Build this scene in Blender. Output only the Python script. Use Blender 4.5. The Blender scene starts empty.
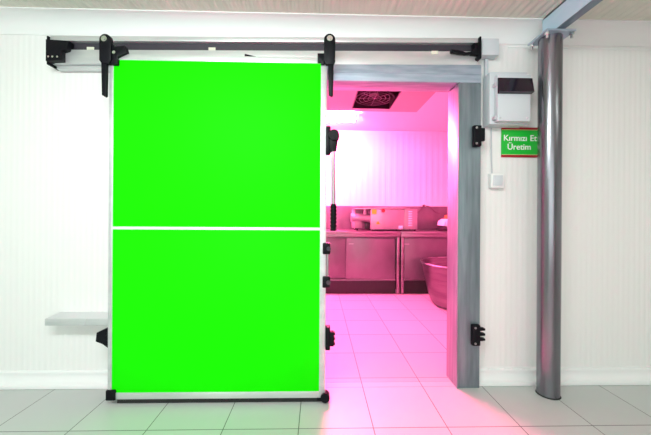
import bpy, bmesh, math, random
from mathutils import Vector, Matrix
random.seed(4)
S = bpy.context.scene
C = S.collection
PI = math.pi

# ------------------------------------------------------------------ camera
cam_d = bpy.data.cameras.new('camera'); cam = bpy.data.objects.new('camera', cam_d); C.objects.link(cam)
cam_d.sensor_width = 36; cam_d.lens = 313.4/651*36; cam_d.shift_y = -1.93/651; cam_d.clip_start = .01
cam.matrix_world = (Matrix.Translation((0, 0, 1.136)) @ Matrix.Rotation(-.0242, 4, 'Z')
                    @ Matrix.Rotation(PI/2, 4, 'X') @ Matrix.Rotation(.0061, 4, 'Z'))
S.camera = cam

# ------------------------------------------------------------------ world, lights, exposure
S.view_settings.view_transform = 'Standard'; S.view_settings.look = 'None'
S.view_settings.gamma = 1; S.view_settings.use_curve_mapping = False
S.view_settings.exposure = 0.0
w = bpy.data.worlds.new('world'); S.world = w; w.use_nodes = True
w.node_tree.nodes['Background'].inputs[0].default_value = (.8, .85, .9, 1)
w.node_tree.nodes['Background'].inputs[1].default_value = .3

def area(name, loc, size, power, col, rot=(0, 0, 0)):
    d = bpy.data.lights.new(name, 'AREA'); d.shape = 'RECTANGLE'; d.size, d.size_y = size
    d.energy = power; d.color = col
    o = bpy.data.objects.new(name, d); C.objects.link(o); o.location = loc; o.rotation_euler = rot
    return o
area('corridor_lamp', (-.6, -.1, 2.32), (1.5, .3), 50, (.93, 1, .985), (.75, 0, 0))
area('corridor_lamp', (-2.9, .2, 2.40), (1.2, .3), 9, (.95, 1, .96))
area('corridor_lamp', (2.7, .1, 2.40), (1.2, .3), 14, (.93, 1, .90))
area('fill_light', (-.5, -3.3, 1.35), (4.6, 1.8), 72, (.92, 1, .985), (PI/2, 0, 0))  # unseen soft fill added behind the camera to brighten the front wall
PINK = (1.0, .088, .285)

# ------------------------------------------------------------------ materials
def mat(name, col, rough=.5, metal=0., spec=.5, emis=None, estr=0.):
    m = bpy.data.materials.new(name); m.use_nodes = True
    b = m.node_tree.nodes['Principled BSDF']
    b.inputs['Base Color'].default_value = (*col, 1); b.inputs['Roughness'].default_value = rough
    b.inputs['Metallic'].default_value = metal; b.inputs['Specular IOR Level'].default_value = spec
    if emis:
        b.inputs['Emission Color'].default_value = (*emis, 1); b.inputs['Emission Strength'].default_value = estr
    return m
def nodes(m):
    nt = m.node_tree; return nt, nt.nodes['Principled BSDF'], nt.nodes.new, nt.links.new
def math_n(nt, op, a, b=None):
    n = nt.nodes.new('ShaderNodeMath'); n.operation = op
    for i, v in enumerate((a, b)):
        if v is None: continue
        if isinstance(v, (int, float)): n.inputs[i].default_value = v
        else: nt.links.new(v, n.inputs[i])
    return n.outputs[0]
def noisy(m, c1, c2, scale=(1, 1, 1), nscale=6, rough=None, bump=0.):
    """mottle between two colours in object space"""
    nt, b, new, link = nodes(m)
    tc = new('ShaderNodeTexCoord'); mp = new('ShaderNodeMapping'); mp.inputs['Scale'].default_value = scale
    link(tc.outputs['Object'], mp.inputs[0])
    n = new('ShaderNodeTexNoise'); n.inputs['Scale'].default_value = nscale; n.inputs['Detail'].default_value = 4
    link(mp.outputs[0], n.inputs['Vector'])
    r = new('ShaderNodeValToRGB'); r.color_ramp.elements[0].position = .35; r.color_ramp.elements[1].position = .65
    r.color_ramp.elements[0].color = (*c1, 1); r.color_ramp.elements[1].color = (*c2, 1)
    link(n.outputs['Fac'], r.inputs[0]); link(r.outputs[0], b.inputs['Base Color'])
    if rough:
        rr = new('ShaderNodeMapRange'); rr.inputs['To Min'].default_value = rough[0]; rr.inputs['To Max'].default_value = rough[1]
        link(n.outputs['Fac'], rr.inputs[0]); link(rr.outputs[0], b.inputs['Roughness'])
    if bump:
        bp = new('ShaderNodeBump'); bp.inputs['Strength'].default_value = bump; bp.inputs['Distance'].default_value = .002
        link(n.outputs['Fac'], bp.inputs['Height']); link(bp.outputs[0], b.inputs['Normal'])
    return m
def ribbed(name, col, axis, period=.0375, joint=1.15, rough=.35, depth=.0012):
    """insulated sandwich panel: fine pressed ribs and a joint every panel"""
    m = mat(name, col, rough); nt, b, new, link = nodes(m)
    g = new('ShaderNodeNewGeometry'); sp = new('ShaderNodeSeparateXYZ'); link(g.outputs['Position'], sp.inputs[0])
    x = sp.outputs[axis]
    s = math_n(nt, 'SINE', math_n(nt, 'MULTIPLY', x, 2*PI/period))
    s = math_n(nt, 'MAXIMUM', math_n(nt, 'MINIMUM', math_n(nt, 'MULTIPLY', s, 1.6), 1.), -1.)
    j = math_n(nt, 'ABSOLUTE', math_n(nt, 'SUBTRACT', math_n(nt, 'FRACT', math_n(nt, 'DIVIDE', x, joint)), .5))
    jj = math_n(nt, 'GREATER_THAN', j, .5-.0022/joint)
    h = math_n(nt, 'SUBTRACT', math_n(nt, 'MULTIPLY', s, .5), math_n(nt, 'MULTIPLY', jj, 2.))
    bp = new('ShaderNodeBump'); bp.inputs['Distance'].default_value = depth; bp.inputs['Strength'].default_value = .8
    link(h, bp.inputs['Height']); link(bp.outputs[0], b.inputs['Normal'])
    return m
def tiled(name, x0, y0, c1, c2, grout, t=.4, gw=.0045, rough=.3, rows=True):
    m = mat(name, c1, rough); nt, b, new, link = nodes(m)
    g = new('ShaderNodeNewGeometry'); sp = new('ShaderNodeSeparateXYZ'); link(g.outputs['Position'], sp.inputs[0])
    def line(v, o):
        f = math_n(nt, 'ABSOLUTE', math_n(nt, 'SUBTRACT', math_n(nt, 'FRACT', math_n(nt, 'DIVIDE', math_n(nt, 'SUBTRACT', v, o), t)), .5))
        return math_n(nt, 'GREATER_THAN', f, .5-gw/2/t)
    ln = line(sp.outputs[0], x0)
    if rows: ln = math_n(nt, 'MAXIMUM', ln, line(sp.outputs[1], y0))
    # per-tile tone
    cx = math_n(nt, 'FLOOR', math_n(nt, 'DIVIDE', math_n(nt, 'SUBTRACT', sp.outputs[0], x0), t))
    cy = math_n(nt, 'FLOOR', math_n(nt, 'DIVIDE', math_n(nt, 'SUBTRACT', sp.outputs[1], y0), t))
    cb = new('ShaderNodeCombineXYZ'); link(cx, cb.inputs[0]); link(cy, cb.inputs[1])
    wn = new('ShaderNodeTexWhiteNoise'); link(cb.outputs[0], wn.inputs['Vector'])
    no = new('ShaderNodeTexNoise'); no.inputs['Scale'].default_value = 9; no.inputs['Detail'].default_value = 6
    link(g.outputs['Position'], no.inputs['Vector'])
    f = math_n(nt, 'ADD', math_n(nt, 'MULTIPLY', wn.outputs['Value'], .5), math_n(nt, 'MULTIPLY', no.outputs['Fac'], .5))
    mx = new('ShaderNodeMix'); mx.data_type = 'RGBA'; link(f, mx.inputs['Factor'])
    mx.inputs[6].default_value = (*c1, 1); mx.inputs[7].default_value = (*c2, 1)
    m2 = new('ShaderNodeMix'); m2.data_type = 'RGBA'; link(ln, m2.inputs['Factor']); link(mx.outputs[2], m2.inputs[6])
    m2.inputs[7].default_value = (*grout, 1); link(m2.outputs[2], b.inputs['Base Color'])
    rr = math_n(nt, 'ADD', math_n(nt, 'MULTIPLY', no.outputs['Fac'], .15), rough); link(rr, b.inputs['Roughness'])
    bp = new('ShaderNodeBump'); bp.inputs['Distance'].default_value = .002; bp.inputs['Strength'].default_value = .5
    link(math_n(nt, 'SUBTRACT', 1., ln), bp.inputs['Height']); link(bp.outputs[0], b.inputs['Normal'])
    return m

M = dict(
    wall=ribbed('white_ribbed_panel', (.86, .87, .86), 0, depth=.0011),
    wallside=ribbed('white_ribbed_panel_side', (.86, .87, .86), 1),
    ceil=ribbed('cream_ceiling_panel', (.72, .72, .62), 0, period=.05, depth=.006),
    roomwall=ribbed('room_panel', (.85, .85, .85), 0, period=.1, depth=.002),
    pvc=mat('white_plastic', (.86, .88, .88), .35),
    green=mat('green_laminate', (.010, .90, .0), .6, spec=.06),
    alu=noisy(mat('aluminium', (.70, .72, .73), .38, .55), (.64, .66, .68), (.74, .76, .77), (1, 1, 6), 3),
    alu_dark=mat('dark_anodised_track', (.045, .04, .055), .5, .2),
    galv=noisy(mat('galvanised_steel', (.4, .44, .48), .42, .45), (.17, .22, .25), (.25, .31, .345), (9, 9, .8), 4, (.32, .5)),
    galv_h=noisy(mat('galvanised_steel_lintel', (.4, .44, .48), .42, .45), (.33, .42, .52), (.48, .56, .66), (1.2, 9, 9), 4, (.32, .5)),  # brighter, bluer copy of the jamb steel: top light put into the colour
    column=noisy(mat('column_steel', (.45, .46, .5), .3, .9), (.19, .19, .215), (.25, .25, .28), (10, 10, .6), 3, (.22, .28)),
    beam=noisy(mat('beam_steel', (.45, .56, .66), .45, .15), (.50, .70, .84), (.60, .79, .90), (3, .6, 3), 3),
    flange_shaded=mat('beam_flange_shaded', (.2, .27, .33), .5, .6),  # darker copy of the beam steel: underside shade put into the colour
    black=mat('black_plastic', (.004, .004, .007), .45, spec=.15),
    rubber=mat('black_rubber', (.012, .012, .012), .7),
    chrome=mat('bright_steel', (.75, .75, .76), .18, 1.),
    rod=mat('grey_steel_rod', (.42, .40, .42), .3, .9),
    inox=noisy(mat('stainless_steel', (.62, .60, .62), .33, .85), (.22, .21, .22), (.28, .27, .28), (1, 1, 8), 3, (.25, .4)),
    inox_sat=noisy(mat('satin_stainless_steel', (.6, .6, .62), .4, .65), (.15, .146, .157), (.19, .185, .20), (2, 1, 1), 3, (.35, .45)),
    bowl=noisy(mat('brushed_bowl_steel', (.2, .2, .2), .3, .9), (.13, .12, .13), (.19, .18, .19), (1, 1, 8), 3, (.25, .38)),
    machine=noisy(mat('machine_steel', (.4, .4, .4), .4, .5), (.36, .35, .36), (.42, .41, .42), (2, 1, 1), 3, (.35, .45)),
    toe=mat('dark_recess_sheet', (.015, .015, .015), .6),
    box=mat('light_grey_plastic', (.62, .68, .72), .4),
    smoke=mat('dark_smoked_window', (.015, .008, .018), .12),
    sticker=mat('pale_sticker', (.75, .74, .62), .6),
    sign_green=mat('sign_green', (.005, .50, .035), .45),
    sign_red=mat('sign_red', (.36, .008, .015), .5),
    sign_pale=mat('sign_pale_line', (.75, .8, .35), .5),
    letter=mat('white_lettering', (.88, .92, .88), .5),
    yellow=mat('yellow_sticker', (.95, .62, .02), .5),
    red=mat('red_button', (.9, .03, .02), .4),
    orange=mat('orange_plastic', (.9, .22, .03), .5),
    whitebag=mat('white_plastic_sheet', (.85, .86, .9), .5),
    wire=mat('grey_cable', (.55, .58, .62), .5),
    wiredark=mat('dark_cable', (.12, .08, .1), .5),
    duct=mat('cooler_casing', (.42, .42, .41), .5),
    roomceil=mat('room_ceiling_panel', (.80, .80, .78), .45),
    void=mat('dark_fan_housing', (.02, .015, .02), .35, .3),
    tube=mat('pink_fluorescent_tube', (.9, .8, .85), .4, emis=PINK, estr=1200.),
    lampbody=mat('lamp_housing', (.8, .8, .8), .5),
)
TG = ((.50, .53, .515), (.56, .59, .57))
M['tile'] = tiled('corridor_floor_tile', -.096, 1.672, *TG, (.10, .11, .10))
M['tile_room'] = tiled('room_floor_tile', -.096, 2.588, (.44, .46, .45), (.49, .51, .50), (.13, .12, .12))
M['tile_sill'] = tiled('threshold_tile', -.096, 2.0, *TG, (.13, .12, .12), rows=False)

# ------------------------------------------------------------------ mesh helpers
def box(bm, x0, x1, y0, y1, z0, z1, bev=0.):
    r = bmesh.ops.create_cube(bm, size=1)
    for v in r['verts']:
        v.co = Vector(((x0+x1)/2+v.co.x*(x1-x0), (y0+y1)/2+v.co.y*(y1-y0), (z0+z1)/2+v.co.z*(z1-z0)))
    if bev:
        es = list({e for v in r['verts'] for e in v.link_edges})
        bmesh.ops.bevel(bm, geom=es, offset=bev, segments=2, affect='EDGES', profile=.5)
def cyl(bm, a, b, r, r2=None, seg=20, cap=True):
    a, b = Vector(a), Vector(b); d = b-a
    rot = Vector((0, 0, 1)).rotation_difference(d).to_matrix().to_4x4()
    g = bmesh.ops.create_cone(bm, cap_ends=cap, segments=seg, radius1=r, radius2=r if r2 is None else r2, depth=d.length)
    bmesh.ops.transform(bm, matrix=Matrix.Translation((a+b)/2) @ rot, verts=g['verts'])
def tube(bm, pts, r, seg=10):
    for a, b in zip(pts, pts[1:]): cyl(bm, a, b, r, seg=seg)
    for p in pts[1:-1]:
        g = bmesh.ops.create_uvsphere(bm, u_segments=seg, v_segments=6, radius=r)
        bmesh.ops.translate(bm, vec=p, verts=g['verts'])
def prism(bm, pts, lo, hi, plane='xz', bev=0.):
    """outline pts extruded along the third axis"""
    def P(a, b, c): return {'xz': (a, c, b), 'yz': (c, a, b), 'xy': (a, b, c)}[plane]
    v0 = [bm.verts.new(P(a, b, lo)) for a, b in pts]; v1 = [bm.verts.new(P(a, b, hi)) for a, b in pts]
    n = len(pts); fs = [bm.faces.new(v0), bm.faces.new(v1[::-1])]
    for i in range(n): fs.append(bm.faces.new((v0[i], v1[i], v1[(i+1) % n], v0[(i+1) % n])))
    bmesh.ops.recalc_face_normals(bm, faces=fs)
    if bev:
        es = list({e for f in fs[:2] for e in f.edges})
        bmesh.ops.bevel(bm, geom=es, offset=bev, segments=2, affect='EDGES', profile=.5)
def lathe(bm, prof, cx=0, cy=0, seg=64):
    rings = []
    for r, z in prof:
        rings.append([bm.verts.new((cx+r*math.cos(2*PI*i/seg), cy+r*math.sin(2*PI*i/seg), z)) for i in range(seg)] if r > 1e-6
                     else [bm.verts.new((cx, cy, z))]*seg)
    for a, b in zip(rings, rings[1:]):
        for i in range(seg):
            j = (i+1) % seg; vs = []
            for v in (a[i], a[j], b[j], b[i]):
                if v not in vs: vs.append(v)
            if len(vs) > 2: bm.faces.new(vs)
    bmesh.ops.recalc_face_normals(bm, faces=bm.faces)
def obj(name, bm, m, parent=None, smooth=True, kind=None, label=None):
    me = bpy.data.meshes.new(name); bm.to_mesh(me); bm.free()
    me.materials.append(m)
    if smooth:
        for p in me.polygons: p.use_smooth = True
        me.set_sharp_from_angle(angle=math.radians(35))
    o = bpy.data.objects.new(name, me); C.objects.link(o)
    if parent:
        o.parent = parent; o.matrix_parent_inverse = Matrix.Translation(parent.location).inverted()
    if kind: o['kind'] = kind
    if label: o['label'] = label
    return o
def bx(name, m, dims, parent=None, bev=0., **k):
    bm = bmesh.new(); box(bm, *dims, bev); return obj(name, bm, m, parent, **k)
def thing(name, label, cat, loc=(0, 0, 0), group=None):
    o = bpy.data.objects.new(name, None); C.objects.link(o); o.location = loc; o.empty_display_size = .1
    return tag(o, label, cat, group)
def tag(o, label, cat, group=None):
    o['label'] = label; o['category'] = cat
    if group: o['group'] = group
    return o
ST = dict(kind='structure')

# ------------------------------------------------------------------ structure
WY, WB = 2.12, 2.20          # corridor face and room face of the panel wall
OX0, OX1, OZ = -1.05, .922, 2.02   # clear opening
CZ, RZ = 2.43, 2.58          # ceilings
LX, RX, BY = -4.2, 4.4, -3.6 # corridor extents
bx('floor', M['tile'], (LX, RX, BY, 2.07, -.05, 0), **ST)
bx('floor_threshold', M['tile_sill'], (LX, RX, 2.0725, 2.1325, -.05, 0), **ST)
bx('floor_room', M['tile_room'], (-2.6, 3.3, 2.135, 5.3, -.05, 0), **ST)
bx('floor_underlay', M['toe'], (LX, RX, 2.0, 5.3, -.09, -.05), **ST)
bx('ceiling', M['ceil'], (LX, RX, BY, WB, CZ, CZ+.08), **ST)
bx('ceiling_room', M['roomceil'], (-2.6, 3.3, WB, 5.3, RZ, RZ+.08), **ST)
bm = bmesh.new()
box(bm, LX, OX0-.1, WY, WB, 0, RZ); box(bm, OX1+.1, RX, WY, WB, 0, RZ); box(bm, OX0-.1, OX1+.1, WY, WB, OZ+.08, RZ)
obj('wall_front', bm, M['wall'], **ST)
bx('wall_left', M['wallside'], (LX-.1, LX, BY, WB, 0, CZ), **ST)
bx('wall_right', M['wallside'], (RX, RX+.1, BY, WB, 0, CZ), **ST)
bx('wall_back', M['wall'], (LX, RX, BY-.1, BY, 0, CZ), **ST)
bx('wall_room_far', M['roomwall'], (-2.7, 3.4, 5.3, 5.4, 0, RZ), **ST)
bx('wall_room_left', M['wallside'], (-2.7, -2.6, WB, 5.3, 0, RZ), **ST)
bx('wall_room_right', M['wallside'], (3.3, 3.4, WB, 5.3, 0, RZ), **ST)
# concave cove between wall and ceiling
def cove(name, x0, x1, y, z, r, dz, dy):
    bm = bmesh.new(); n = 12
    pts = [(y, z)]
    pts += [(y, z-r*1.0)]
    for i in range(n+1):
        a = PI/2*i/n
        pts.append((y-.006-(r-.006)*(1-math.cos(a)), z-(r-.006)*(1-math.sin(a))-.006))
    pts += [(y-r, z)]
    prism(bm, pts, x0, x1, 'yz'); return obj(name, bm, M['pvc'], **ST)
cove('trim_1', LX, RX, WY, CZ, .112, 0, 0)
# corner bead line under the cove, right part of the wall
bx('trim_2', M['pvc'], (1.30, RX, WY-.006, WY, CZ-.135, CZ-.127), bev=.001, **ST)
def skirting(name, x0, x1):
    bm = bmesh.new()
    pts = [(WY, 0), (WY-.048, 0), (WY-.050, .012), (WY-.047, .022)]
    for i in range(9):
        a = PI/2*i/8
        pts.append((WY-.012-.032*(1-math.sin(a)), .024+.050*(1-math.cos(a))))
    pts += [(WY-.016, .078), (WY-.016, .092), (WY-.010, .098), (WY, .098)]
    prism(bm, pts, x0, x1, 'yz'); return obj(name, bm, M['pvc'], **ST)
skirting('baseboard_left', LX, OX0-.17); skirting('baseboard_right', 1.078, RX)

# ------------------------------------------------------------------ steel doorway frame
df = thing('door_1', 'broad grey steel frame lining the open doorway to the pink-lit room', 'door frame', (0, 0, 0))
df['kind'] = 'structure'
FY = 2.05
def jamb(x0, x1, sgn):
    bm = bmesh.new(); box(bm, x0, x1, FY, WB+.012, 0, OZ-.0005, .003)
    # folded edges and the shallow fold along the face
    xin = x0 if sgn > 0 else x1; xo = x1 if sgn > 0 else x0
    box(bm, min(xin, xin+sgn*.012), max(xin, xin+sgn*.012), FY-.006, FY+.001, 0, OZ, .002)
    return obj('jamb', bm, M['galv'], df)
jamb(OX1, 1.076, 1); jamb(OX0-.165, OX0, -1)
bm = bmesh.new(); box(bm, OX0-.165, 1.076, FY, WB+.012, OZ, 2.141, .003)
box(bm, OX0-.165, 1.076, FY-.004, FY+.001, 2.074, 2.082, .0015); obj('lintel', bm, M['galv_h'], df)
def catch(z0, z1, teeth):
    xr = 1.10
    bm = bmesh.new(); box(bm, 1.012, 1.066, FY-.034, FY, z0, z1, .008)
    if teeth:
        for k in range(3):
            z = z0+.045+k*.033
            prism(bm, [(1.058, z-.012), (1.095, z-.008), (1.095, z+.004), (1.058, z+.012)], FY-.034, FY-.006)
    else:
        box(bm, 1.055, 1.088, FY-.034, FY-.004, z0+.035, z1-.018, .006)
    c = obj('latch_catch', bm, M['black'], df)
    for z in (z0+.018, z1-.018):
        bm = bmesh.new(); cyl(bm, (1.030, FY-.038, z), (1.030, FY-.03, z), .007, seg=14); obj('screw', bm, M['rod'], c)
catch(1.594, 1.733, False); catch(.290, .428, True)

# ------------------------------------------------------------------ sliding door
DX0, DX1, DZ0, DZ1, DY0, DY1 = -1.247, .050, .032, 2.092, 1.90, 1.98
GX0, GX1, GZ0, GZ1 = -1.223, .013, .071, 2.057
sd = thing('sliding_door', 'large bright green sliding cold room door with white divider strip', 'door', (-.6, 1.94, 0))
bx('door_core', M['alu'], (DX0+.004, DX1-.004, DY0+.006, DY1, DZ0+.004, DZ1-.004), sd)
for z0, z1 in ((GZ0, 1.046), (1.063, GZ1)): bx('green_panel', M['green'], (GX0, GX1, DY0+.001, DY0+.010, z0, z1), sd, .0006)
for n, d in (('edge_strip', (DX0, GX0, DZ0, DZ1)), ('edge_strip', (GX1, DX1, DZ0, DZ1)),
             ('edge_strip', (GX0, GX1, GZ1, DZ1)), ('edge_strip', (GX0, GX1, DZ0, GZ0))):
    bx(n, M['alu'], (d[0], d[1], DY0-.003, DY1 if d[1]-d[0] < .1 else DY0+.02, d[2], d[3]), sd, .002)
bx('divider_strip', M['pvc'], (GX0, GX1, DY0-.004, DY0+.008, 1.046, 1.063), sd, .002, label='white divider strip')
bx('bottom_seal', M['rubber'], (DX0+.05, DX1-.02, DY0+.008, DY1, .004, DZ0), sd)
bm = bmesh.new(); box(bm, -1.254, -1.198, DY0-.012, DY1-.01, .028, .090, .006); obj('corner_block', bm, M['black'], sd)
# bottom roller on the leading edge
bm = bmesh.new(); box(bm, -.002, .052, DY0-.008, DY1-.01, .018, .034, .004)
cyl(bm, (.050, DY0-.016, .036), (.050, DY0+.03, .036), .028, seg=24); rl = obj('corner_roller', bm, M['black'], sd)
# hangers
def hanger(mirror, hx, top, body_z, arm_x, arm_z, lug, sgn):
    bm = bmesh.new(); R = .034; zc = top-R
    pts = []
    for i in range(13):
        a = PI*i/12; pts.append((hx+R*math.cos(a), zc+R*math.sin(a)))
    pts += [(hx-R, body_z+.02), (hx-R*.6, body_z)]
    pts += [(hx+R*.7, body_z), (hx+R, body_z+.02)]
    prism(bm, pts, DY0-.030, DY0-.004, 'xz', .003)
    prism(bm, [(arm_x-.017, body_z+.02), (arm_x+.017, body_z+.02), (arm_x+.014, arm_z+.004), (arm_x+.004, arm_z), (arm_x-.012, arm_z+.010)], DY0-.026, DY0-.006, 'xz', .003)
    prism(bm, lug, DY0-.020, DY0+.02, 'xz', .002)
    h = obj('hanger', bm, M['black'], sd)
    bm = bmesh.new(); cyl(bm, (hx, DY0-.040, zc), (hx, DY0-.026, zc), .017, .019, 24); cyl(bm, (hx, DY0-.043, zc), (hx, DY0-.038, zc), .008, seg=6)
    obj('bolt', bm, M['chrome'], h)
    bm = bmesh.new(); cyl(bm, (hx, DY0-.006, zc), (hx, 2.035, zc), .012); cyl(bm, (hx, 1.99, zc), (hx, 2.02, zc), .024, seg=28)
    obj('trolley_wheel', bm, M['black'], h)
    return h
hl = hanger(0, -1.256, 2.196, 2.022, -1.264, 1.828, [(-1.235, 2.17), (-1.205, 2.125), (-1.15, 2.135), (-1.14, 2.09), (-1.19, 2.065), (-1.19, 2.022), (-1.245, 2.022)], -1)
bm = bmesh.new(); cyl(bm, (-1.205, DY0-.03, 2.088), (-1.205, DY0-.018, 2.088), .010, seg=16); obj('bolt', bm, M['chrome'], hl)
hr = hanger(1, .064, 2.224, 2.040, .072, 1.850, [(.035, 2.11), (-.008, 2.11), (-.008, 2.058), (.012, 2.058), (.012, 2.045), (.035, 2.045)], 1)
# lever handle on the leading edge
bm = bmesh.new(); box(bm, .045, .074, 1.862, 1.91, 1.500, 1.672, .008); hb = obj('handle', bm, M['black'], sd)
bm = bmesh.new(); cyl(bm, (.092, 1.836, 1.612), (.092, 1.885, 1.612), .031, .036, 28)
prism(bm, [(.064, 1.600), (.118, 1.600), (.108, 1.520), (.070, 1.510)], 1.848, 1.882, 'xz', .005); obj('pivot_knob', bm, M['black'], hb)
bm = bmesh.new(); cyl(bm, (.088, 1.862, 1.52), (.092, 1.862, 1.19), .0115, seg=20); obj('lever_rod', bm, M['rod'], hb)
bm = bmesh.new(); cyl(bm, (.092, 1.862, 1.205), (.092, 1.862, 1.045), .0165, seg=20)
for k in range(7):
    z = 1.193-k*.0225; cyl(bm, (.092, 1.862, z), (.092, 1.862, z-.013), .0205, .0185, 20)
obj('grip', bm, M['black'], hb)
# latch mechanism under the handle
bm = bmesh.new()
for z in (.937, .735): box(bm, .030, .076, DY0-.022, DY0+.03, z-.034, z+.034, .006)
lm = obj('lock_bracket', bm, M['black'], sd)
bm = bmesh.new(); cyl(bm, (.060, DY0-.002, .77), (.060, DY0-.002, .905), .008); obj('lock_rod', bm, M['rod'], lm)
for z in (.937, .735):
    bm = bmesh.new(); cyl(bm, (.066, DY0-.034, z), (.066, DY0-.020, z), .013, seg=18); obj('bolt', bm, M['alu_dark'], lm)
bm = bmesh.new(); box(bm, .050, .078, DY0-.02, DY0+.03, .325, .465, .005); box(bm, .070, .102, DY0-.016, DY0+.022, .345, .435, .008)
for z in (.36, .39, .42): box(bm, .098, .108, DY0-.01, DY0+.018, z-.008, z+.008, .003)
obj('strike_hook', bm, M['black'], sd)
# trailing-edge hook
bm = bmesh.new(); prism(bm, [(-1.247, .468), (-1.255, .468), (-1.27, .45), (-1.335, .418), (-1.340, .365), (-1.30, .350), (-1.247, .312)], 1.925, 1.965, 'xz', .006)
obj('guide_hook', bm, M['black'], sd)
# small bracket on the door's top edge
bm = bmesh.new(); prism(bm, [(-.455, 2.125), (-.33, 2.098), (-.31, 2.092), (-.455, 2.092)], 1.93, 1.97, 'xz', .003)
obj('top_bracket', bm, M['black'], sd)

# ------------------------------------------------------------------ overhead rail
rail = thing('door_rail', 'long aluminium overhead rail with dark slot above the green door', 'rail', (-1.745, 2.12, 2.135))
TL = math.tan(.0145)
def rp(name, m, x0, x1, y0, y1, z0, z1, bev=0., par=None):
    bm = bmesh.new(); box(bm, x0, x1, y0, y1, z0, z1, bev)
    for v in bm.verts: v.co.z += (v.co.x+1.745)*TL
    return obj(name, bm, m, par or rail)
rp('top_flange', M['alu'], -1.715, 1.048, 2.040, 2.118, 2.240, 2.272, .002)
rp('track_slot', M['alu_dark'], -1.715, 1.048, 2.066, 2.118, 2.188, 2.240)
rp('lower_flange', M['alu'], -1.715, 1.048, 2.048, 2.118, 2.099, 2.188, .002)
rp('wall_plank', M['alu'], -1.70, -.1, 2.075, 2.118, 2.075, 2.0985, .002)
bm = bmesh.new(); box(bm, -1.727, -1.716, 2.03, 2.118, 2.085, 2.266, .002)
prism(bm, [(-1.718, 2.235), (-1.575, 2.228), (-1.59, 2.175), (-1.622, 2.165), (-1.622, 2.105), (-1.718, 2.098)], 2.012, 2.06, 'xz', .003)
e = obj('end_stop', bm, M['black'], rail)
for x in (-1.695, -1.67, -1.64):
    bm = bmesh.new(); cyl(bm, (x, 2.004, 2.122), (x, 2.014, 2.122), .006, seg=12); obj('bolt', bm, M['chrome'], e)
bm = bmesh.new(); box(bm, 1.0485, 1.060, 2.02, 2.118, 2.168, 2.312, .002)
cyl(bm, (1.044, 2.012, 2.176), (1.044, 2.05, 2.176), .013)
prism(bm, [(1.053, 2.275), (1.010, 2.268), (1.02, 2.235), (.995, 2.218), (.995, 2.196), (1.053, 2.19)], 2.02, 2.06, 'xz', .002)
prism(bm, [(.860, 2.222), (.905, 2.218), (.955, 2.206), (1.0, 2.210), (1.0, 2.198), (.955, 2.193), (.905, 2.198), (.860, 2.204)], 2.016, 2.04, 'xz', .002)
obj('end_stop', bm, M['black'], rail)
for x in (-1.50, -.72, .74): rp('sticker', M['sticker'], x, x+.045, 2.062 if x < .5 else 2.045, 2.0665 if x < .5 else 2.0485, 2.195 if x < .5 else 2.168, 2.213 if x < .5 else 2.188)

# lower guide channel on the wall, left of the door
gr = thing('guide_channel', 'short aluminium channel fixed low on the white wall left of the door', 'rail', (-1.5, 2.12, .42))
bm = bmesh.new(); prism(bm, [(2.118, .438), (2.118, .486), (2.008, .479), (2.008, .438)], -1.705, -1.10, 'yz', 0)
obj('channel', bm, M['alu'], gr)
bx('lip', M['alu'], (-1.705, -1.10, 2.003, 2.0078, .436, .480), gr, .001)
bx('joint_clip', M['alu'], (-1.49, -1.455, 1.999, 2.0028, .440, .478), gr)

# ------------------------------------------------------------------ ceiling beam, column
bm = bmesh.new()
box(bm, 1.464, 1.472, BY+.02, 2.02, 2.302, 2.428); box(bm, 1.464, 1.512, BY+.02, 2.02, 2.420, 2.428)
bmr = thing('ceiling_beam', 'pale blue steel channel beam under the ceiling running out from the column top', 'beam', (1.49, 1.0, 2.29))
obj('web', bm, M['beam'], bmr)
bx('bottom_flange', M['flange_shaded'], (1.464, 1.512, BY+.02, 2.02, 2.293, 2.301), bmr, .001)
col = thing('steel_column', 'round grey steel column standing on the floor right of the doorway', 'column', (1.483, 1.975, 0))
CX, CY = 1.483, 1.975
bm = bmesh.new(); cyl(bm, (CX, CY, .0), (CX, CY, 2.279), .064, .066, 48, True); obj('shaft', bm, M['column'], col)
bm = bmesh.new(); prism(bm, [(1.396, 1.885), (1.578, 1.885), (1.578, 2.065), (1.396, 2.065)], 2.280, 2.292, 'xy', .002); tp = obj('top_plate', bm, M['galv_h'], col)
for x, y in ((1.412, 2.045), (1.412, 1.905), (1.562, 1.90), (1.562, 2.045)):
    bm = bmesh.new(); cyl(bm, (x, y, 2.242), (x, y, 2.282), .0075, seg=12); cyl(bm, (x, y, 2.262), (x, y, 2.2795), .014, seg=6)
    obj('bolt', bm, M['chrome'], tp)
bm = bmesh.new(); cyl(bm, (CX, CY, 0), (CX, CY, .006), .069, .066, 48); obj('base_ring', bm, M['rubber'], col)

# ------------------------------------------------------------------ electrical things on the wall
sb = thing('switch_box', 'light grey wall box with a dark smoked window beside the column', 'electrical box', (1.25, 2.11, 1.75))
bx('housing', M['box'], (1.122, 1.375, 2.03, 2.118, 1.742, 2.088), sb, .006)
bx('front_cover', M['box'], (1.150, 1.366, 1.985, 2.0295, 1.751, 2.053), sb, .006)
for z in (1.775, 1.99): bx('hinge', M['wire'], (1.138, 1.150, 1.992, 2.028, z-.012, z+.012), sb, .002)
bm = bmesh.new()
prism(bm, [(1.984, 2.026), (1.975, 2.024), (1.955, 1.930), (1.984, 1.925)], 1.146, 1.370, 'yz', .003)
obj('window', bm, M['smoke'], sb)
bm = bmesh.new()
bm.free()
for x in (1.166, 1.345):
    bm = bmesh.new(); cyl(bm, (x, 1.980, 1.770), (x, 1.986, 1.770), .006, seg=12); obj('screw', bm, M['wire'], sb)
jb = tag(bx('junction_box', M['box'], (1.080, 1.196, 2.05, 2.118, 2.207, 2.319), None, .005), 'small pale square junction box on the wall at the right end of the rail', 'electrical box')
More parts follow.
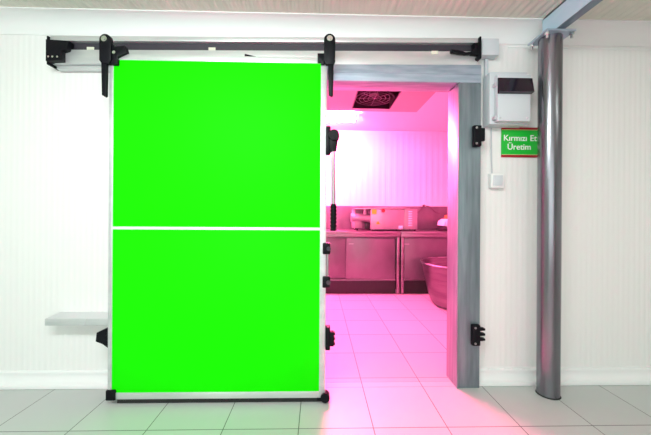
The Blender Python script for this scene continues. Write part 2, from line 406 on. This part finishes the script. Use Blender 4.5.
tk = tag(bx('cable_trunking', M['box'], (1.128, 1.150, 2.098, 2.119, 2.090, 2.206), None, .002), 'vertical pale trunking joining the small box down to the switch box', 'conduit')
bm = bmesh.new(); tube(bm, [(1.180, 2.112, 1.742), (1.181, 2.112, 1.60), (1.184, 2.112, 1.50), (1.186, 2.112, 1.430)], .0038)
tag(obj('cable', bm, M['wire']), 'thin grey cable hanging on the wall from the switch box to the socket', 'cable')
so = thing('wall_socket', 'small white square wall socket below the switch box', 'socket', (1.205, 2.11, 1.38))
bx('back_box', M['pvc'], (1.160, 1.250, 2.075, 2.118, 1.330, 1.427), so, .006)
bx('rocker', M['box'], (1.173, 1.237, 2.069, 2.0745, 1.344, 1.413), so, .002)

sg = thing('door_sign', 'green sign with white lettering and red edges left of the column', 'sign', (1.39, 2.11, 1.54))
bx('board', M['sign_green'], (1.252, 1.500, 2.110, 2.118, 1.560, 1.730), sg)
for z0, z1 in ((1.730, 1.747), (1.543, 1.560)): bx('red_edge', M['sign_red'], (1.252, 1.500, 2.110, 2.118, z0, z1), sg)
for z in (1.7295, 1.5605): bx('pale_line', M['sign_pale'], (1.252, 1.500, 2.1092, 2.1099, z-.0012, z+.0012), sg)
def text(body, cx, cz, size, y, bold=.012):
    cu = bpy.data.curves.new('lettering', 'FONT'); cu.body = body; cu.size = size; cu.align_x = 'CENTER'; cu.align_y = 'CENTER'
    cu.extrude = .0008; cu.offset = .0006
    t = bpy.data.objects.new('tmp', cu); C.objects.link(t)
    bpy.context.view_layer.update()
    me = bpy.data.meshes.new_from_object(t.evaluated_get(bpy.context.evaluated_depsgraph_get()))
    bpy.data.objects.remove(t)
    xs = [v.co.x for v in me.vertices]; mid = (max(xs)+min(xs))/2
    for v in me.vertices: v.co.x -= mid
    me.transform(Matrix.Translation((cx, y, cz)) @ Matrix.Rotation(PI/2, 4, 'X'))
    me.materials.clear(); me.materials.append(M['letter'])
    o = bpy.data.objects.new('lettering', me); C.objects.link(o); o.parent = sg
    o.matrix_parent_inverse = Matrix.Translation(sg.location).inverted()
text('Kırmızı', 1.345, 1.672, .057, 2.1088)
text('Et', 1.472, 1.672, .057, 2.1088)
text('Üretim', 1.372, 1.612, .057, 2.1088)

# ------------------------------------------------------------------ the room beyond
def worktable(label, x0, x1, bodyx, seams, legs, marks):
    t = thing('worktable', label, 'worktable', ((x0+x1)/2, 4.85, 0), 'stainless worktables along the far wall')
    bm = bmesh.new(); box(bm, x0, x1, 4.50, 5.255, .872, .909, .006); box(bm, x0, x1, 4.50, 4.52, .826, .873, .003)
    obj('worktop', bm, M['inox'], t)
    bx('backsplash', M['inox_sat'], (x0, x1, 5.256, 5.298, .85, 1.300), t, .003)
    bx('cabinet_body', M['inox_sat'], (bodyx[0], bodyx[1], 4.575, 5.23, .197, .871), t)
    es = [bodyx[0]]+seams+[bodyx[1]]
    for i, (a, b) in enumerate(zip(es, es[1:])):
        d = bx('sliding_panel', M['inox_sat'], (a+.002, b-.002, 4.545+.012*(i % 2), 4.573, .215, .812), t, .002)
        if marks[i]: bx('finger_pull', M['rod'], (marks[i]-.035, marks[i]+.035, 4.540+.012*(i % 2), 4.5449+.012*(i % 2), .722, .732), d)
    bx('toe_shade', M['toe'], (bodyx[0]-.05 if bodyx[0] > 0 else x0+.05, bodyx[1]+.008, 4.57, 5.1, .0, .196), t)  # near-black panel added to paint the shade under the cabinet
    bx('rail', M['inox'], (bodyx[0], bodyx[1], 4.535, 4.565, .197, .212), t)
    for x in legs:
        for y in (4.522, 5.18): bx('leg', M['inox'], (x, x+.042, y, y+.042, .0, .872), t, .004)
    return t
worktable('stainless steel worktable with closed cabinet, left under the boxy machine', -1.2, 1.199, (-1.15, 1.135), [-.35, .406], [-1.195, 1.148], [None, None, .485])
worktable('stainless steel worktable right, behind the big steel bowl', 1.206, 3.0, (1.262, 2.93), [2.1], [1.212, 2.95], [1.30, None])

mc = thing('food_machine', 'boxy stainless steel food machine with horizontal barrel on the worktable', 'kitchen machine', (1.0, 4.9, .909))
bm = bmesh.new(); box(bm, .800, 1.312, 4.72, 5.12, .930, 1.236, .006); obj('body', bm, M['machine'], mc)
bm = bmesh.new(); box(bm, 1.314, 1.515, 4.735, 5.11, .930, 1.246, .006); mt = obj('motor_housing', bm, M['machine'], mc)
bm = bmesh.new()
for k in range(9): box(bm, 1.375, 1.435, 4.728, 4.7348, .985+k*.027, .997+k*.027, .002)
obj('louvres', bm, M['whitebag'], mt)
bm = bmesh.new(); prism(bm, [(.56, 1.237), (1.40, 1.247), (1.40, 1.252), (1.22, 1.272), (1.04, 1.274), (.86, 1.262), (.56, 1.252)], 4.72, 5.10, 'xz', .003); obj('top_cover', bm, M['machine'], mc)
bm = bmesh.new(); cyl(bm, (.52, 4.80, 1.105), (.80, 4.80, 1.105), .056, .056, 32); cyl(bm, (.508, 4.80, 1.105), (.53, 4.80, 1.105), .066, .066, 32)
cyl(bm, (.655, 4.80, 1.105), (.665, 4.80, 1.105), .062, .062, 32); obj('barrel', bm, M['machine'], mc)
bx('barrel_band', M['rod'], (.575, .65, 4.735, 4.745, 1.098, 1.110), mc)
bm = bmesh.new(); cyl(bm, (.72, 4.80, 1.15), (.72, 4.80, 1.24), .022); obj('feed_tube', bm, M['machine'], mc)
bm = bmesh.new(); cyl(bm, (.58, 4.92, .93), (.58, 4.92, 1.242), .008); obj('post', bm, M['machine'], mc)
bx('end_plate', M['machine'], (.55, .799, 5.06, 5.08, .94, 1.236), mc, .002)
bx('base_tray', M['void'], (.72, .799, 4.78, 5.05, .93, 1.03), mc, .004)
for x in (.60, .84, 1.27, 1.49):
    for y in (4.77, 5.05):
        bm = bmesh.new(); cyl(bm, (x, y, .910), (x, y, .932 if x > .7 else .94), .016, seg=12); obj('foot', bm, M['rubber'], mc)
bx('warning_label', M['yellow'], (.815, .885, 4.716, 4.7195, 1.165, 1.235), mc)
bm = bmesh.new(); cyl(bm, (.985, 4.70, 1.215), (.985, 4.7195, 1.215), .027, seg=24); obj('stop_button', bm, M['red'], mc)
bm = bmesh.new(); prism(bm, [(.875, 1.010), (.945, 1.010), (.910, 1.063)], 4.7165, 4.7195); wt = obj('warning_triangle', bm, M['yellow'], mc)
bm = bmesh.new(); prism(bm, [(.900, 1.018), (.920, 1.018), (.910, 1.045)], 4.7155, 4.7163); obj('bolt_symbol', bm, M['black'], wt)
bx('rating_plate', M['whitebag'], (1.22, 1.285, 4.717, 4.7195, .945, .99), mc)
# cable on the splashback
bm = bmesh.new(); pts = []
for i in range(17):
    t = i/16; pts.append((1.52+.24*t+.02*math.sin(t*9), 5.245-.0*t, 1.02+.29*t**1.3))
pts += [(1.80, 5.245, 1.312), (1.88, 5.245, 1.30), (1.98, 5.245, 1.21), (2.06, 5.245, 1.18)]
tube(bm, pts, .006, 8); cyl(bm, (1.765, 5.245, 1.312), (1.80, 5.245, 1.312), .016)
tag(obj('cable', bm, M['wiredark']), 'dark thin cable draped over the splashback right of the machine', 'cable')
# small white packet with orange top
bm = bmesh.new(); prism(bm, [(1.885, .995), (2.22, .955), (2.22, 1.05), (1.95, 1.095), (1.90, 1.06)], 4.66, 4.92, 'xz', .01)
bx2 = thing('packet', 'white packet with an orange top on the right worktable', 'packet', (2.05, 4.8, .91))
obj('wrapper', bm, M['whitebag'], bx2)
bm = bmesh.new(); prism(bm, [(1.98, 1.094), (2.22, 1.056), (2.20, 1.15), (2.0, 1.155)], 4.68, 4.90, 'xz', .015); obj('orange_top', bm, M['orange'], bx2)
bx('tray', M['toe'], (1.88, 2.27, 4.65, 4.95, .911, .952), bx2, .004)

# big steel bowl
bm = bmesh.new(); R = .53
prof = [(0, 0), (.33, 0), (.36, .01), (.40, .06), (.435, .16), (.465, .30), (.49, .42), (.505, .50), (.520, .530), (R, .535), (R+.003, .545), (.515, .548),
        (.495, .52), (.47, .40), (.44, .28), (.41, .16), (.37, .08), (.32, .05), (0, .04)]
lathe(bm, prof, 1.86, 3.95, 72)
bowl = thing('mixing_bowl', 'huge round stainless steel bowl on the pink-lit floor behind the door frame', 'bowl', (1.86, 3.95, 0))
obj('shell', bm, M['bowl'], bowl)
bm = bmesh.new(); g = []
for i in range(72):
    a, b = 2*PI*i/72, 2*PI*(i+1)/72
    cyl(bm, (1.86+R*math.cos(a), 3.95+R*math.sin(a), .546), (1.86+R*math.cos(b), 3.95+R*math.sin(b), .546), .0085, seg=8)
obj('rolled_rim', bm, M['chrome'], bowl)

# ceiling cooler with fan opening
ev = thing('ceiling_cooler', 'flat casing under the room ceiling with a dark fan opening', 'air cooler', (.4, 3.0, 2.34))
bm = bmesh.new(); X0, X1, Y0, Y1, Z0, Z1 = -.75, 1.135, 2.42, 3.60, 2.34, 2.575
for d in ((X0, .37, Y0, Y1), (.80, X1, Y0, Y1), (.37, .80, Y0, 2.72), (.37, .80, 3.50, Y1)): box(bm, d[0], d[1], d[2], d[3], Z0, Z1)
obj('casing', bm, M['duct'], ev)
bm = bmesh.new(); box(bm, .371, .799, 2.721, 3.499, 2.565, 2.574)
for d in ((.371, .380, 2.721, 3.499), (.790, .799, 2.721, 3.499), (.371, .799, 2.721, 2.73), (.371, .799, 3.49, 3.499)): box(bm, d[0], d[1], d[2], d[3], 2.335, 2.5645)
obj('fan_opening', bm, M['void'], ev)
bm = bmesh.new(); cyl(bm, (.585, 3.26, 2.40), (.585, 3.26, 2.50), .055); 
for k in range(5):
    a = 2*PI*k/5; v = Vector((math.cos(a), math.sin(a), 0)); n = Vector((-v.y, v.x, 0))
    q = [v*.05-n*.02, v*.05+n*.02, v*.17+n*.05, v*.18-n*.05]
    c0 = Vector((.585, 3.26, 2.45)); up = Vector((0, 0, .025))
    vs = [bm.verts.new(c0+p+(up if i in (1, 2) else -up)) for i, p in enumerate(q)]+[bm.verts.new(c0+p+(up if i in (1, 2) else -up)+Vector((0, 0, .004))) for i, p in enumerate(q)]
    bm.faces.new(vs[:4]); bm.faces.new(vs[4:][::-1])
    for i in range(4): bm.faces.new((vs[i], vs[(i+1) % 4], vs[4+(i+1) % 4], vs[4+i]))
obj('fan', bm, M['void'], ev)
bm = bmesh.new()
for r in (.07, .115, .16, .20):
    for i in range(32):
        a, b = 2*PI*i/32, 2*PI*(i+1)/32
        cyl(bm, (.585+r*math.cos(a), 3.26+r*math.sin(a), 2.36), (.585+r*math.cos(b), 3.26+r*math.sin(b), 2.36), .003, seg=6)
for k in range(4):
    a = PI*k/4; cyl(bm, (.585-.205*math.cos(a), 3.26-.205*math.sin(a), 2.362), (.585+.205*math.cos(a), 3.26+.205*math.sin(a), 2.362), .003, seg=6)
obj('fan_guard', bm, M['wiredark'], ev)

# pink fluorescent lamps
lamp = thing('ceiling_lamp', 'glowing pink-white tube lamp on the room ceiling behind the cooler', 'lamp', (-.32, 4.50, 2.50))
def lamp_parts(L, x0, x1, y):
    bx('lamp_housing', M['lampbody'], (x0, x1, y-.03, y+.03, 2.545, 2.579), L, .004)
    for dy in (-.05, .05):
        bm = bmesh.new(); cyl(bm, (x0+.03, y+dy, 2.515), (x1-.03, y+dy, 2.515), .018, seg=14); obj('tube', bm, M['tube'], L)
    for x in (x0, x1-.03): bx('end_cap', M['lampbody'], (x, x+.03, y-.08, y+.08, 2.495, 2.54), L, .003)
lamp_parts(lamp, -1.2, .55, 4.50)
